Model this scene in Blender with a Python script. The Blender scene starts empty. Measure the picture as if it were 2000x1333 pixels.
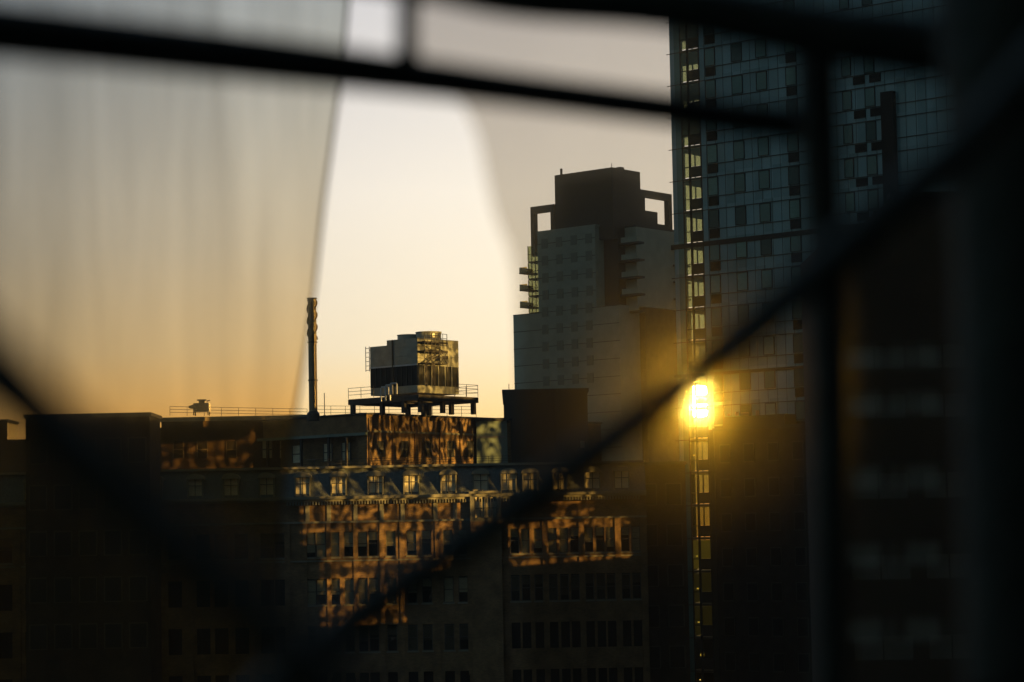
import bpy, bmesh, math, random
from mathutils import Vector, Matrix, Euler
random.seed(7)
C = bpy.context.scene
R = math.radians
HAZE = 0.00015

# ------------------------------------------------------------------ camera
CAMZ = 18.0
PITCH, ROLL = R(4.74), R(-1.1)
cd = bpy.data.cameras.new('camera'); cam = bpy.data.objects.new('camera', cd)
C.collection.objects.link(cam); C.camera = cam
cd.lens = 85; cd.sensor_width = 36; cd.clip_start = 0.05; cd.clip_end = 20000
RM = Matrix.Rotation(math.pi/2 + PITCH, 3, 'X') @ Matrix.Rotation(ROLL, 3, 'Z')
cam.matrix_world = Matrix.Translation((0, 0, CAMZ)) @ RM.to_4x4()
cd.dof.use_dof = True; cd.dof.focus_distance = 205; cd.dof.aperture_fstop = 3.1; cd.dof.aperture_blades = 9
FPX = 85/36*2000.0

# ------------------------------------------------------------------ world
SUN_AZ, SUN_EL = R(4.40), R(3.22)
w = bpy.data.worlds.new("World"); C.world = w; w.use_nodes = True
nt = w.node_tree; nt.nodes.clear()
sky = nt.nodes.new('ShaderNodeTexSky'); sky.sky_type = 'NISHITA'; sky.sun_disc = False
sky.sun_elevation = SUN_EL; sky.sun_rotation = SUN_AZ
sky.air_density = 1.0; sky.dust_density = 1.8; sky.ozone_density = 2.6; sky.altitude = 20
gm = nt.nodes.new('ShaderNodeGamma'); gm.inputs[1].default_value = .52          # softens the sky's range, as thin high haze does
grade = nt.nodes.new('ShaderNodeMix'); grade.data_type = 'RGBA'; grade.blend_type = 'MULTIPLY'; grade.inputs[0].default_value = 1.0
tcw = nt.nodes.new('ShaderNodeTexCoord'); spw = nt.nodes.new('ShaderNodeSeparateXYZ')
rw_ = nt.nodes.new('ShaderNodeMapRange'); rw_.inputs[2].default_value = .20
rp = nt.nodes.new('ShaderNodeValToRGB'); rp.color_ramp.elements[0].position = 0; rp.color_ramp.elements[0].color = (.66, .36, .13, 1)
rp.color_ramp.elements[1].position = 1; rp.color_ramp.elements[1].color = (1, 1, 1, 1)
for p_, c_ in ((.24, (.80, .64, .40)), (.40, (.82, .80, .77)), (.72, (1, 1, 1))):
    e_ = rp.color_ramp.elements.new(p_); e_.color = (*c_, 1)
nt.links.new(tcw.outputs['Generated'], spw.inputs[0]); nt.links.new(spw.outputs[2], rw_.inputs[0]); nt.links.new(rw_.outputs[0], rp.inputs[0])
g2 = nt.nodes.new('ShaderNodeMix'); g2.data_type = 'RGBA'; g2.blend_type = 'MULTIPLY'; g2.inputs[0].default_value = 1.0
g2.inputs[7].default_value = (2.41, 2.74, 3.42, 1)
bg = nt.nodes.new('ShaderNodeBackground'); bg.inputs[1].default_value = 0.104
wo = nt.nodes.new('ShaderNodeOutputWorld')
nt.links.new(sky.outputs[0], gm.inputs[0]); nt.links.new(gm.outputs[0], grade.inputs[6]); nt.links.new(rp.outputs[0], grade.inputs[7])
dp = nt.nodes.new('ShaderNodeVectorMath'); dp.operation = 'DOT_PRODUCT'; dp.inputs[1].default_value = (math.sin(SUN_AZ), math.cos(SUN_AZ), 0)
md = nt.nodes.new('ShaderNodeMapRange'); md.inputs[1].default_value = 0; md.inputs[2].default_value = .9; md.inputs[3].default_value = 1; md.inputs[4].default_value = 0
g4 = nt.nodes.new('ShaderNodeMix'); g4.data_type = 'RGBA'; g4.inputs[6].default_value = (1, 1, 1, 1); g4.inputs[7].default_value = (.52, .54, .43, 1)
g3 = nt.nodes.new('ShaderNodeMix'); g3.data_type = 'RGBA'; g3.blend_type = 'MULTIPLY'; g3.inputs[0].default_value = 1.0
nt.links.new(tcw.outputs['Generated'], dp.inputs[0]); nt.links.new(dp.outputs['Value'], md.inputs[0]); nt.links.new(md.outputs[0], g4.inputs[0]); nt.links.new(g4.outputs[2], g3.inputs[7])
nt.links.new(grade.outputs[2], g2.inputs[6]); nt.links.new(g2.outputs[2], g3.inputs[6]); nt.links.new(g3.outputs[2], bg.inputs[0]); nt.links.new(bg.outputs[0], wo.inputs[0])

# ------------------------------------------------------------------ the low gold light (sunset reflected from behind right, cut to shape by the unseen mask wall)
LAZ, LEL = R(52), R(4.0)          # where the light comes from: right of and behind the camera
LD = Vector((math.sin(LAZ)*math.cos(LEL), -math.cos(LAZ)*math.cos(LEL), math.sin(LEL)))
sd = bpy.data.lights.new('sun_light', 'SUN'); sd.energy = 12; sd.angle = R(0.12); sd.color = (1.0, 0.57, 0.13)
so = bpy.data.objects.new('sun_light', sd); C.collection.objects.link(so)
so.rotation_euler = LD.to_track_quat('Z', 'Y').to_euler(); so.location = (60, -60, 60)

vs = C.view_settings
vs.view_transform = 'Standard'; vs.look = 'None'; vs.gamma = 1; vs.exposure = 0.0
C.cycles.sample_clamp_indirect = 30; C.cycles.caustics_reflective = False; C.cycles.caustics_refractive = True
C.cycles.transparent_max_bounces = 24; C.cycles.max_bounces = 8; C.cycles.use_denoising = True
C.render.film_transparent = False

# ------------------------------------------------------------------ projection: pixel of the 2000 px photograph -> world
def ray(px, py):
    return RM @ Vector(((px-1000)/FPX, -(py-666.5)/FPX, -1.0))
def at(px, py, Y):
    d = ray(px, py); t = Y/d.y
    return Vector((0, 0, CAMZ)) + d*t
def near(px, py, depth):
    return Vector((0, 0, CAMZ)) + ray(px, py)*depth
def onplane(px, py, o, ang):
    """ray meets the vertical plane through o running along ang: gives (u along it, z)"""
    d = ray(px, py); n = Vector((-math.sin(ang), math.cos(ang), 0))
    t = (Vector((o[0], o[1], 0))-Vector((0, 0, 0))).dot(n)/d.dot(n)
    p = Vector((0, 0, CAMZ)) + d*t
    return (p.x-o[0])*math.cos(ang)+(p.y-o[1])*math.sin(ang), p.z

# ------------------------------------------------------------------ materials
def mat(name, col, rough=0.7, metal=0.0, var=0.25, scale=1.5, bump=0.0, bscale=20, spec=0.5, stretch=(1, 1, 1), emit=None, es=0):
    m = bpy.data.materials.new(name); m.use_nodes = True; t = m.node_tree; b = t.nodes['Principled BSDF']
    tc = t.nodes.new('ShaderNodeTexCoord'); mp = t.nodes.new('ShaderNodeMapping'); mp.inputs['Scale'].default_value = stretch
    t.links.new(tc.outputs['Object'], mp.inputs[0])
    no = t.nodes.new('ShaderNodeTexNoise'); no.inputs['Scale'].default_value = scale; no.inputs['Detail'].default_value = 6; no.inputs['Roughness'].default_value = .65
    t.links.new(mp.outputs[0], no.inputs[0])
    cr = t.nodes.new('ShaderNodeValToRGB'); cr.color_ramp.elements[0].position = .3; cr.color_ramp.elements[1].position = .7
    cr.color_ramp.elements[0].color = [c*(1-var) for c in col]+[1]; cr.color_ramp.elements[1].color = [min(1, c*(1+var)) for c in col]+[1]
    t.links.new(no.outputs[0], cr.inputs[0]); t.links.new(cr.outputs[0], b.inputs['Base Color'])
    b.inputs['Roughness'].default_value = rough; b.inputs['Metallic'].default_value = metal; b.inputs['Specular IOR Level'].default_value = spec
    if bump:
        n2 = t.nodes.new('ShaderNodeTexNoise'); n2.inputs['Scale'].default_value = bscale; n2.inputs['Detail'].default_value = 5
        t.links.new(mp.outputs[0], n2.inputs[0])
        bp = t.nodes.new('ShaderNodeBump'); bp.inputs['Strength'].default_value = bump; bp.inputs['Distance'].default_value = .05
        t.links.new(n2.outputs[0], bp.inputs['Height']); t.links.new(bp.outputs[0], b.inputs['Normal'])
    if emit:
        b.inputs['Emission Color'].default_value = (*emit, 1); b.inputs['Emission Strength'].default_value = es
    return m

def brick_mat(name, c1, c2, mortar, rot=0):
    m = bpy.data.materials.new(name); m.use_nodes = True; t = m.node_tree; b = t.nodes['Principled BSDF']
    tc = t.nodes.new('ShaderNodeTexCoord'); sp = t.nodes.new('ShaderNodeSeparateXYZ'); cb = t.nodes.new('ShaderNodeCombineXYZ')
    ad = t.nodes.new('ShaderNodeMath'); ad.operation = 'ADD'
    t.links.new(tc.outputs['Object'], sp.inputs[0]); t.links.new(sp.outputs[0], ad.inputs[0]); t.links.new(sp.outputs[1], ad.inputs[1])
    t.links.new(ad.outputs[0], cb.inputs[0]); t.links.new(sp.outputs[2], cb.inputs[1])
    br = t.nodes.new('ShaderNodeTexBrick'); br.inputs['Color1'].default_value = (*c1, 1); br.inputs['Color2'].default_value = (*c2, 1)
    br.inputs['Mortar'].default_value = (*mortar, 1); br.inputs['Scale'].default_value = 1; br.inputs['Mortar Size'].default_value = .008
    br.inputs['Brick Width'].default_value = .22; br.inputs['Row Height'].default_value = .075
    t.links.new(cb.outputs[0], br.inputs[0])
    no = t.nodes.new('ShaderNodeTexNoise'); no.inputs['Scale'].default_value = .9; no.inputs['Detail'].default_value = 8
    t.links.new(tc.outputs['Object'], no.inputs[0])
    mr = t.nodes.new('ShaderNodeMapRange'); mr.inputs[1].default_value = .3; mr.inputs[2].default_value = .7; mr.inputs[3].default_value = .6; mr.inputs[4].default_value = 1.25
    t.links.new(no.outputs[0], mr.inputs[0])
    mx = t.nodes.new('ShaderNodeMix'); mx.data_type = 'RGBA'; mx.blend_type = 'MULTIPLY'; mx.inputs[0].default_value = 1
    t.links.new(br.outputs[0], mx.inputs[6]); t.links.new(mr.outputs[0], mx.inputs[7]); t.links.new(mx.outputs[2], b.inputs['Base Color'])
    bp = t.nodes.new('ShaderNodeBump'); bp.inputs['Strength'].default_value = .5; bp.inputs['Distance'].default_value = .02
    t.links.new(br.outputs['Fac'], bp.inputs['Height']); bp.invert = True; t.links.new(bp.outputs[0], b.inputs['Normal'])
    b.inputs['Roughness'].default_value = .85
    return m

def clear_glass(name, tint, refl=.12, rough=.03, wob=.0):
    """window glass one can see through: tinted transparent with a little mirror"""
    m = bpy.data.materials.new(name); m.use_nodes = True; t = m.node_tree; t.nodes.clear()
    tr = t.nodes.new('ShaderNodeBsdfTransparent'); tr.inputs[0].default_value = (*tint, 1)
    gl = t.nodes.new('ShaderNodeBsdfGlossy'); gl.inputs['Color'].default_value = (.8, .9, .95, 1); gl.inputs['Roughness'].default_value = rough
    fr = t.nodes.new('ShaderNodeFresnel'); fr.inputs[0].default_value = 1.5
    ma = t.nodes.new('ShaderNodeMath'); ma.operation = 'MULTIPLY_ADD'; ma.inputs[1].default_value = .9; ma.inputs[2].default_value = refl
    mx = t.nodes.new('ShaderNodeMixShader'); o = t.nodes.new('ShaderNodeOutputMaterial')
    t.links.new(fr.outputs[0], ma.inputs[0]); t.links.new(ma.outputs[0], mx.inputs[0])
    t.links.new(tr.outputs[0], mx.inputs[1]); t.links.new(gl.outputs[0], mx.inputs[2]); t.links.new(mx.outputs[0], o.inputs[0])
    if wob:
        tc = t.nodes.new('ShaderNodeTexCoord'); no = t.nodes.new('ShaderNodeTexNoise'); no.inputs['Scale'].default_value = .8
        bp = t.nodes.new('ShaderNodeBump'); bp.inputs['Strength'].default_value = wob; bp.inputs['Distance'].default_value = .03
        t.links.new(tc.outputs['Object'], no.inputs[0]); t.links.new(no.outputs[0], bp.inputs['Height']); t.links.new(bp.outputs[0], gl.inputs['Normal'])
    return m

def sheet_mat(name, trans, scat, veil_w, rough, streak=(.75, 1.0), sscale=14, ior=1.08, milk=.03, sky_falloff=0, wide=.23):
    """grimy plastic film: lets most light straight through, spreads a little of it"""
    m = bpy.data.materials.new(name); m.use_nodes = True; t = m.node_tree; t.nodes.clear()
    tc = t.nodes.new('ShaderNodeTexCoord'); mp = t.nodes.new('ShaderNodeMapping'); mp.inputs['Scale'].default_value = (1, 1, .015)
    no = t.nodes.new('ShaderNodeTexNoise'); no.inputs['Scale'].default_value = sscale; no.inputs['Detail'].default_value = 4; no.inputs['Roughness'].default_value = .6
    t.links.new(tc.outputs['Object'], mp.inputs[0]); t.links.new(mp.outputs[0], no.inputs[0])
    mr = t.nodes.new('ShaderNodeMapRange'); mr.inputs[1].default_value = .32; mr.inputs[2].default_value = .68
    mr.inputs[3].default_value = streak[0]; mr.inputs[4].default_value = streak[1]; t.links.new(no.outputs[0], mr.inputs[0])
    mx = t.nodes.new('ShaderNodeMix'); mx.data_type = 'RGBA'; mx.blend_type = 'MULTIPLY'; mx.inputs[0].default_value = 1
    mx.inputs[6].default_value = (*trans, 1); t.links.new(mr.outputs[0], mx.inputs[7])
    if sky_falloff:
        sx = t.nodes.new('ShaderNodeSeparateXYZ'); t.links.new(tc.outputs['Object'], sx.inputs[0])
        gr = t.nodes.new('ShaderNodeMapRange'); gr.inputs[1].default_value = -.95; gr.inputs[2].default_value = -.25; gr.inputs[3].default_value = sky_falloff; gr.inputs[4].default_value = 1  # leftward sky falloff and vignette put into the film colour
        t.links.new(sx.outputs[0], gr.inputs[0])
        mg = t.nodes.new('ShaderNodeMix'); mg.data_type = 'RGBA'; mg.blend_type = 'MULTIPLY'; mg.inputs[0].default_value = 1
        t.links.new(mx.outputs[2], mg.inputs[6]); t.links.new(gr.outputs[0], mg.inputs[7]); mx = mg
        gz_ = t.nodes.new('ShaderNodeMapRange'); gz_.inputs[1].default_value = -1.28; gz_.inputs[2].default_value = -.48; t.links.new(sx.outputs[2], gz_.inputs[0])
        ry = t.nodes.new('ShaderNodeValToRGB'); ry.color_ramp.elements[0].color = (1.42, 1.08, .60, 1); ry.color_ramp.elements[1].color = (.84, .95, .98, 1); ry.color_ramp.elements.new(.42).color = (1.04, .98, .84, 1)   # warmth of the low sunset sky put into the film's lower colour
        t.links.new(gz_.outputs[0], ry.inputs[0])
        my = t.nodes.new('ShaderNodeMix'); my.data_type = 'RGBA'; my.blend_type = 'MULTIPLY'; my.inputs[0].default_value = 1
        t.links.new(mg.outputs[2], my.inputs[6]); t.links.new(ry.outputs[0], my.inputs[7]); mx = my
    tr = t.nodes.new('ShaderNodeBsdfTransparent'); t.links.new(mx.outputs[2], tr.inputs[0])
    rf = t.nodes.new('ShaderNodeBsdfRefraction'); rf.inputs['IOR'].default_value = ior; rf.inputs['Roughness'].default_value = rough; rf.inputs[0].default_value = (*scat, 1)
    rb = t.nodes.new('ShaderNodeBsdfRefraction'); rb.inputs['IOR'].default_value = 1.02; rb.inputs['Roughness'].default_value = .84; rb.inputs[0].default_value = (scat[0], scat[1]*.74, scat[2]*.22, 1)
    rw = t.nodes.new('ShaderNodeBsdfRefraction'); rw.inputs['IOR'].default_value = 1.05; rw.inputs['Roughness'].default_value = .84; rw.inputs[0].default_value = (scat[0], scat[1]*.72, scat[2]*.25, 1)
    mb_ = t.nodes.new('ShaderNodeMixShader'); mb_.inputs[0].default_value = .40
    t.links.new(rb.outputs[0], mb_.inputs[1]); t.links.new(rw.outputs[0], mb_.inputs[2])
    m0 = t.nodes.new('ShaderNodeMixShader'); m0.inputs[0].default_value = wide
    t.links.new(rf.outputs[0], m0.inputs[1]); t.links.new(mb_.outputs[0], m0.inputs[2])
    m1 = t.nodes.new('ShaderNodeMixShader'); m1.inputs[0].default_value = veil_w
    t.links.new(tr.outputs[0], m1.inputs[1]); t.links.new(m0.outputs[0], m1.inputs[2])
    tl = t.nodes.new('ShaderNodeBsdfTranslucent'); tl.inputs[0].default_value = (.5, .5, .5, 1)
    m2 = t.nodes.new('ShaderNodeMixShader'); m2.inputs[0].default_value = milk
    t.links.new(m1.outputs[0], m2.inputs[1]); t.links.new(tl.outputs[0], m2.inputs[2])
    o = t.nodes.new('ShaderNodeOutputMaterial'); t.links.new(m2.outputs[0], o.inputs[0])
    return m

M = {}
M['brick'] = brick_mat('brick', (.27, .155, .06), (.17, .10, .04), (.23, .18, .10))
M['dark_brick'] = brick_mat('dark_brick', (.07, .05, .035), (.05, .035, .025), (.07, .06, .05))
M['stone'] = mat('pale_stone', (.23, .22, .16), .8, var=.2, bump=.3)
M['slate'] = mat('slate', (.085, .095, .085), .55, var=.35, scale=6, bump=.6, bscale=9, stretch=(1, 1, .6))
M['concrete'] = mat('concrete', (.20, .20, .19), .85, var=.25, bump=.3)
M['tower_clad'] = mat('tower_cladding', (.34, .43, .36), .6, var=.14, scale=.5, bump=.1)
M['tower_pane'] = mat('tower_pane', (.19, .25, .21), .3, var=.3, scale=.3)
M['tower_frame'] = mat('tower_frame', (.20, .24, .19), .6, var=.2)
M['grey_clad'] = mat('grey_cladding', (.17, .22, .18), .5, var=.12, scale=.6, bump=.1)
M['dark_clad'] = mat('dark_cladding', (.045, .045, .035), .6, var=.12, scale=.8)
M['galv'] = mat('galvanised_sheet', (.33, .34, .29), .38, metal=.35, var=.22, scale=1.2, bump=.25, bscale=2.0)
M['stack_metal'] = mat('stack_metal', (.24, .20, .13), .40, metal=.5, var=.2, scale=3)
M['louvre'] = mat('louvre', (.007, .008, .007), .6, var=.3)
M['steel'] = mat('weathered_steel', (.06, .055, .05), .55, metal=.4, var=.4, scale=4)
M['pipe'] = mat('pipe_lagging', (.55, .57, .58), .4, metal=.2, var=.15)
M['near_steel'] = mat('painted_black_steel', (.030, .040, .028), .6, var=.4, scale=8, bump=.3, bscale=60)
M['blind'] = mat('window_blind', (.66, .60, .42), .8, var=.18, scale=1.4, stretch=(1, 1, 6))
M['shaded_blind'] = mat('shaded_blind', (.10, .09, .06), .8, var=.4)  # darker copy of the blind: shade put into the colour of unlit windows
M['frame'] = mat('window_frame', (.09, .085, .07), .6, var=.2)
M['trim_frame'] = mat('pale_frame', (.50, .45, .38), .6, var=.2)
M['void'] = mat('dark_room', (.012, .012, .010), .9, var=.3)
M['room'] = mat('room_plaster', (.34, .31, .24), .9, var=.15)
M['asphalt'] = mat('asphalt', (.05, .05, .05), .9, var=.2, scale=.3)
M['roofing'] = mat('roofing_felt', (.06, .06, .055), .9, var=.3)
M['glass_dark'] = clear_glass('window_or_mask_pane', (.97, .97, .93), .01, .04)
M['corner_glass'] = clear_glass('corner_glass', (.60, .63, .44), .05, .02)
M['rail_glass'] = clear_glass('balcony_glass', (.8, .66, .35), .1, .1)
M['loft_pane'] = mat('loft_pane', (.72, .80, .72), .5, metal=0, var=.35, scale=.8)
M['glint_glow'] = mat('glint_glow', (.8, .6, .3), .5, emit=(1, .62, .14), es=3.0)  # emission that imitates small amber glints
M['glow_shade'] = mat('glow_blind', (.6, .5, .25), .6, emit=(1, .66, .12), es=.20, var=.2)  # emission imitates the sunset glowing in the panes
M['faint_glow_shade'] = mat('faint_glow_blind', (.3, .25, .12), .6, emit=(1, .7, .12), es=.05, var=.2)  # fainter copy of the imitated sunset glow
def cell_glass(name, c0, c1, cell, rough, spec=1.0, blind=.0):
    """curtain wall glass: every panel its own tone and a slightly different set"""
    m = bpy.data.materials.new(name); m.use_nodes = True; t = m.node_tree; b = t.nodes['Principled BSDF']
    tc = t.nodes.new('ShaderNodeTexCoord'); dv = t.nodes.new('ShaderNodeVectorMath'); dv.operation = 'DIVIDE'; dv.inputs[1].default_value = cell
    fl = t.nodes.new('ShaderNodeVectorMath'); fl.operation = 'FLOOR'; wn = t.nodes.new('ShaderNodeTexWhiteNoise'); wn.noise_dimensions = '3D'
    t.links.new(tc.outputs['Object'], dv.inputs[0]); t.links.new(dv.outputs[0], fl.inputs[0]); t.links.new(fl.outputs[0], wn.inputs[0])
    no = t.nodes.new('ShaderNodeTexNoise'); no.inputs['Scale'].default_value = .22; no.inputs['Detail'].default_value = 5; t.links.new(tc.outputs['Object'], no.inputs[0])
    ad = t.nodes.new('ShaderNodeMath'); ad.operation = 'MULTIPLY_ADD'; ad.inputs[1].default_value = .45; t.links.new(wn.outputs[0], ad.inputs[0]); t.links.new(no.outputs[0], ad.inputs[2])
    cr = t.nodes.new('ShaderNodeValToRGB'); cr.color_ramp.elements[0].position = .4; cr.color_ramp.elements[1].position = 1.0
    cr.color_ramp.elements[0].color = (*c0, 1); cr.color_ramp.elements[1].color = (*c1, 1); t.links.new(ad.outputs[0], cr.inputs[0]); t.links.new(cr.outputs[0], b.inputs['Base Color'])
    sb_ = t.nodes.new('ShaderNodeVectorMath'); sb_.operation = 'SUBTRACT'; sb_.inputs[1].default_value = (.5, .5, .5); t.links.new(wn.outputs['Color'], sb_.inputs[0])
    sc_ = t.nodes.new('ShaderNodeVectorMath'); sc_.operation = 'SCALE'; sc_.inputs['Scale'].default_value = .05; t.links.new(sb_.outputs[0], sc_.inputs[0])
    n2 = t.nodes.new('ShaderNodeTexNoise'); n2.inputs['Scale'].default_value = .7; t.links.new(tc.outputs['Object'], n2.inputs[0])
    bp = t.nodes.new('ShaderNodeBump'); bp.inputs['Strength'].default_value = .3; bp.inputs['Distance'].default_value = .05; t.links.new(n2.outputs[0], bp.inputs['Height'])
    av = t.nodes.new('ShaderNodeVectorMath'); av.operation = 'ADD'; t.links.new(bp.outputs[0], av.inputs[0]); t.links.new(sc_.outputs[0], av.inputs[1])
    t.links.new(av.outputs[0], b.inputs['Normal']); b.inputs['Roughness'].default_value = rough; b.inputs['Specular IOR Level'].default_value = spec
    return m
M['curtain'] = cell_glass('curtain_glass', (.15, .35, .40), (.32, .60, .68), (1.02, 4, 3.05), .12)
M['curtain_lite'] = cell_glass('vision_glass', (.06, .19, .18), (.14, .36, .33), (5, 4, 3.05), .06)
M['pane_blind'] = mat('pane_with_blind', (.26, .50, .44), .3, var=.15, stretch=(1, 1, 5))
M['pane_dark'] = mat('pane_dark', (.04, .12, .12), .08, var=.2)
M['mullion'] = mat('mullion', (.010, .014, .016), .5, var=.2)
M['vent_black'] = mat('black_louvre', (.006, .007, .007), .8, var=.2)

# ------------------------------------------------------------------ builders
class MB:
    def __init__(s): s.bm = bmesh.new()
    def box(s, x0, x1, y0, y1, z0, z1, bev=0):
        vs_ = [s.bm.verts.new(p) for p in ((x0, y0, z0), (x1, y0, z0), (x1, y1, z0), (x0, y1, z0), (x0, y0, z1), (x1, y0, z1), (x1, y1, z1), (x0, y1, z1))]
        for f in ((0, 3, 2, 1), (4, 5, 6, 7), (0, 1, 5, 4), (1, 2, 6, 5), (2, 3, 7, 6), (3, 0, 4, 7)):
            s.bm.faces.new([vs_[i] for i in f])
        return s
    def prism(s, poly, y0, y1):
        a = [s.bm.verts.new((x, y0, z)) for x, z in poly]; b = [s.bm.verts.new((x, y1, z)) for x, z in poly]
        s.bm.faces.new(a); s.bm.faces.new(b[::-1]); n = len(poly)
        for i in range(n): s.bm.faces.new((a[i], b[i], b[(i+1) % n], a[(i+1) % n]))
        return s
    def slab(s, poly, z0, z1):
        a = [s.bm.verts.new((x, y, z0)) for x, y in poly]; b = [s.bm.verts.new((x, y, z1)) for x, y in poly]
        s.bm.faces.new(a[::-1]); s.bm.faces.new(b); n = len(poly)
        for i in range(n): s.bm.faces.new((a[i], a[(i+1) % n], b[(i+1) % n], b[i]))
        return s
    def tube(s, pts, r, seg=8, cap=True):
        pts = [Vector(p) for p in pts]; rs = r if isinstance(r, (list, tuple)) else [r]*len(pts); rings = []
        for i, p in enumerate(pts):
            t = (pts[min(i+1, len(pts)-1)]-pts[max(i-1, 0)]).normalized()
            a = Vector((0, 0, 1)) if abs(t.z) < .9 else Vector((1, 0, 0))
            u = t.cross(a).normalized(); v = t.cross(u).normalized()
            rings.append([s.bm.verts.new(p+(u*math.cos(2*math.pi*k/seg)+v*math.sin(2*math.pi*k/seg))*rs[i]) for k in range(seg)])
        for i in range(len(rings)-1):
            for k in range(seg):
                s.bm.faces.new((rings[i][k], rings[i][(k+1) % seg], rings[i+1][(k+1) % seg], rings[i+1][k]))
        if cap: s.bm.faces.new(rings[0][::-1]); s.bm.faces.new(rings[-1])
        return s
    def quad(s, a, b, c, d):
        s.bm.faces.new([s.bm.verts.new(p) for p in (a, b, c, d)]); return s
    def mesh(s, name, m, smooth=False, bev=0):
        if bev:
            bmesh.ops.bevel(s.bm, geom=s.bm.edges[:], offset=bev, segments=2, affect='EDGES')
        bmesh.ops.recalc_face_normals(s.bm, faces=s.bm.faces[:])
        me = bpy.data.meshes.new(name); s.bm.to_mesh(me); s.bm.free(); me.materials.append(M[m] if isinstance(m, str) else m)
        if smooth:
            for p in me.polygons: p.use_smooth = True
        return me
    def build(s, name, m, parent=None, loc=(0, 0, 0), rz=0, smooth=False, bev=0):
        return put(name, s.mesh(name, m, smooth, bev), parent, loc, rz)
def put(name, me, parent=None, loc=(0, 0, 0), rz=0):
    o = bpy.data.objects.new(name, me); C.collection.objects.link(o); o.parent = parent; o.location = loc; o.rotation_euler = (0, 0, rz)
    return o
def thing(name, label, cat, loc=(0, 0, 0), rz=0, group=None):
    o = bpy.data.objects.new(name, None); C.collection.objects.link(o); o.location = loc; o.rotation_euler = (0, 0, rz)
    o.empty_display_size = .5; o['label'] = label; o['category'] = cat
    if group: o['group'] = group
    return o
def tag(o, label, cat, group=None):
    o['label'] = label; o['category'] = cat
    if group: o['group'] = group
    return o
def struct(o, kind='structure'): o['kind'] = kind; return o

# ================================================================== SETTING
struct(MB().box(-2500, 2500, -600, 6000, -1, 0).build('ground', 'asphalt'))
# the sun itself, seen through the glass corner of the tower
SD = Vector((math.sin(SUN_AZ)*math.cos(SUN_EL), math.cos(SUN_AZ)*math.cos(SUN_EL), math.sin(SUN_EL)))
sm = bpy.data.materials.new('sun_surface'); sm.use_nodes = True; sm.node_tree.nodes.clear()
e = sm.node_tree.nodes.new('ShaderNodeEmission'); e.inputs[0].default_value = (1, .66, .22, 1); e.inputs[1].default_value = 13000
oo = sm.node_tree.nodes.new('ShaderNodeOutputMaterial'); sm.node_tree.links.new(e.outputs[0], oo.inputs[0])
sb = bmesh.new(); bmesh.ops.create_icosphere(sb, subdivisions=3, radius=9000*math.tan(R(.37)))
sme = bpy.data.meshes.new('sun'); sb.to_mesh(sme); sb.free(); sme.materials.append(sm)
sun = put('sun', sme, None, Vector((0, 0, CAMZ))+SD*9000); struct(sun)

TH = R(-40)     # the street grid: left-hand faces look left of the camera, right-hand faces look right

# ================================================================== BRICK BUILDING
FY = 185.0
def zx(px, py=960): return at(px, py, FY).x
def zz(py, px=780): return at(px, py, FY).z
zT, zC0, zC1 = zz(907), zz(968), zz(976)
zF = zz(1020)
x0, x1 = zx(-160), zx(1262)
xo = zx(716)
bb = thing('brick_apartment_building', 'long brick apartment block with slate mansard and dormers, blotched with gold light', 'building', (xo, FY, 0))
L = lambda px, py=960: zx(px, py)-xo
ws = []           # window openings (x centre px, width m, z0, z1)
rows = [(zz(1037), zz(1086)), (zz(1128), zz(1179)), (zz(1221), zz(1272)), (zz(1313), zz(1362))]
cols = [606, 625, 652, 680, 706, 727, 762, 802, 831, 873, 902]
cols2 = [1003, 1024, 1049, 1077, 1099, 1120, 1148, 1170, 1190, 1219, 1240]
cols3 = [-60, -28, 10, 62, 100, 160, 200, 262, 300, 340, 395, 430, 470, 520, 548]
def wall_with_windows(px_l, px_r, cols, wdt, yf, m, depth=.28, rows=rows, ztop=zF, zbot=0.0):
    mb = MB(); L0, L1 = L(px_l), L(px_r); zprev = ztop
    cs = sorted(cols)
    for (zt, zb) in rows:
        mb.box(L0, L1, yf, yf+depth, zt, zprev)
        xp = L0
        for c in cs:
            xc = L(c); mb.box(xp, xc-wdt/2, yf, yf+depth, zb, zt); xp = xc+wdt/2
        mb.box(xp, L1, yf, yf+depth, zb, zt); zprev = zb
    mb.box(L0, L1, yf, yf+depth, zbot, zprev)
    return mb
W = .74
wall_with_windows(572, 918, cols, W, 0, 'brick').build('wall', 'brick', bb)
wall_with_windows(978, 1262, cols2, .66, .25, 'brick').build('wall', 'brick', bb)
wall_with_windows(-160, 572, cols3, 1.05, .05, 'brick').build('wall', 'brick', bb)
MB().box(x0-xo, x1-xo, .6, 20, 0, zC0-.05).build('inner_floors', 'void', bb)
H = rows[0][0]-rows[0][1]
def window_meshes(w_, h_, blind):
    f = MB(); t = .05
    f.box(-w_/2, -w_/2+t, .10, .18, 0, h_).box(w_/2-t, w_/2, .10, .18, 0, h_).box(-w_/2+t, w_/2-t, .10, .18, 0, t).box(-w_/2+t, w_/2-t, .10, .18, h_-t, h_)
    f.box(-w_/2+t, w_/2-t, .098, .17, h_*.52-.03, h_*.52+.03)
    a = f.mesh('frame', 'frame')
    g = MB().box(-w_/2+t, w_/2-t, .155, .160, t, h_*.52-.03).box(-w_/2+t, w_/2-t, .135, .14, h_*.52+.03, h_-t).mesh('pane', 'glass_dark')
    b = MB().box(-w_/2+.02, w_/2-.02, .17, .19, h_*(1-blind), h_-.02).mesh('blind', 'blind')
    v = MB().box(-w_/2-.08, w_/2+.08, -.06, .12, -.12, -.002).mesh('sill', 'stone')
    return a, g, b, v
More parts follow.
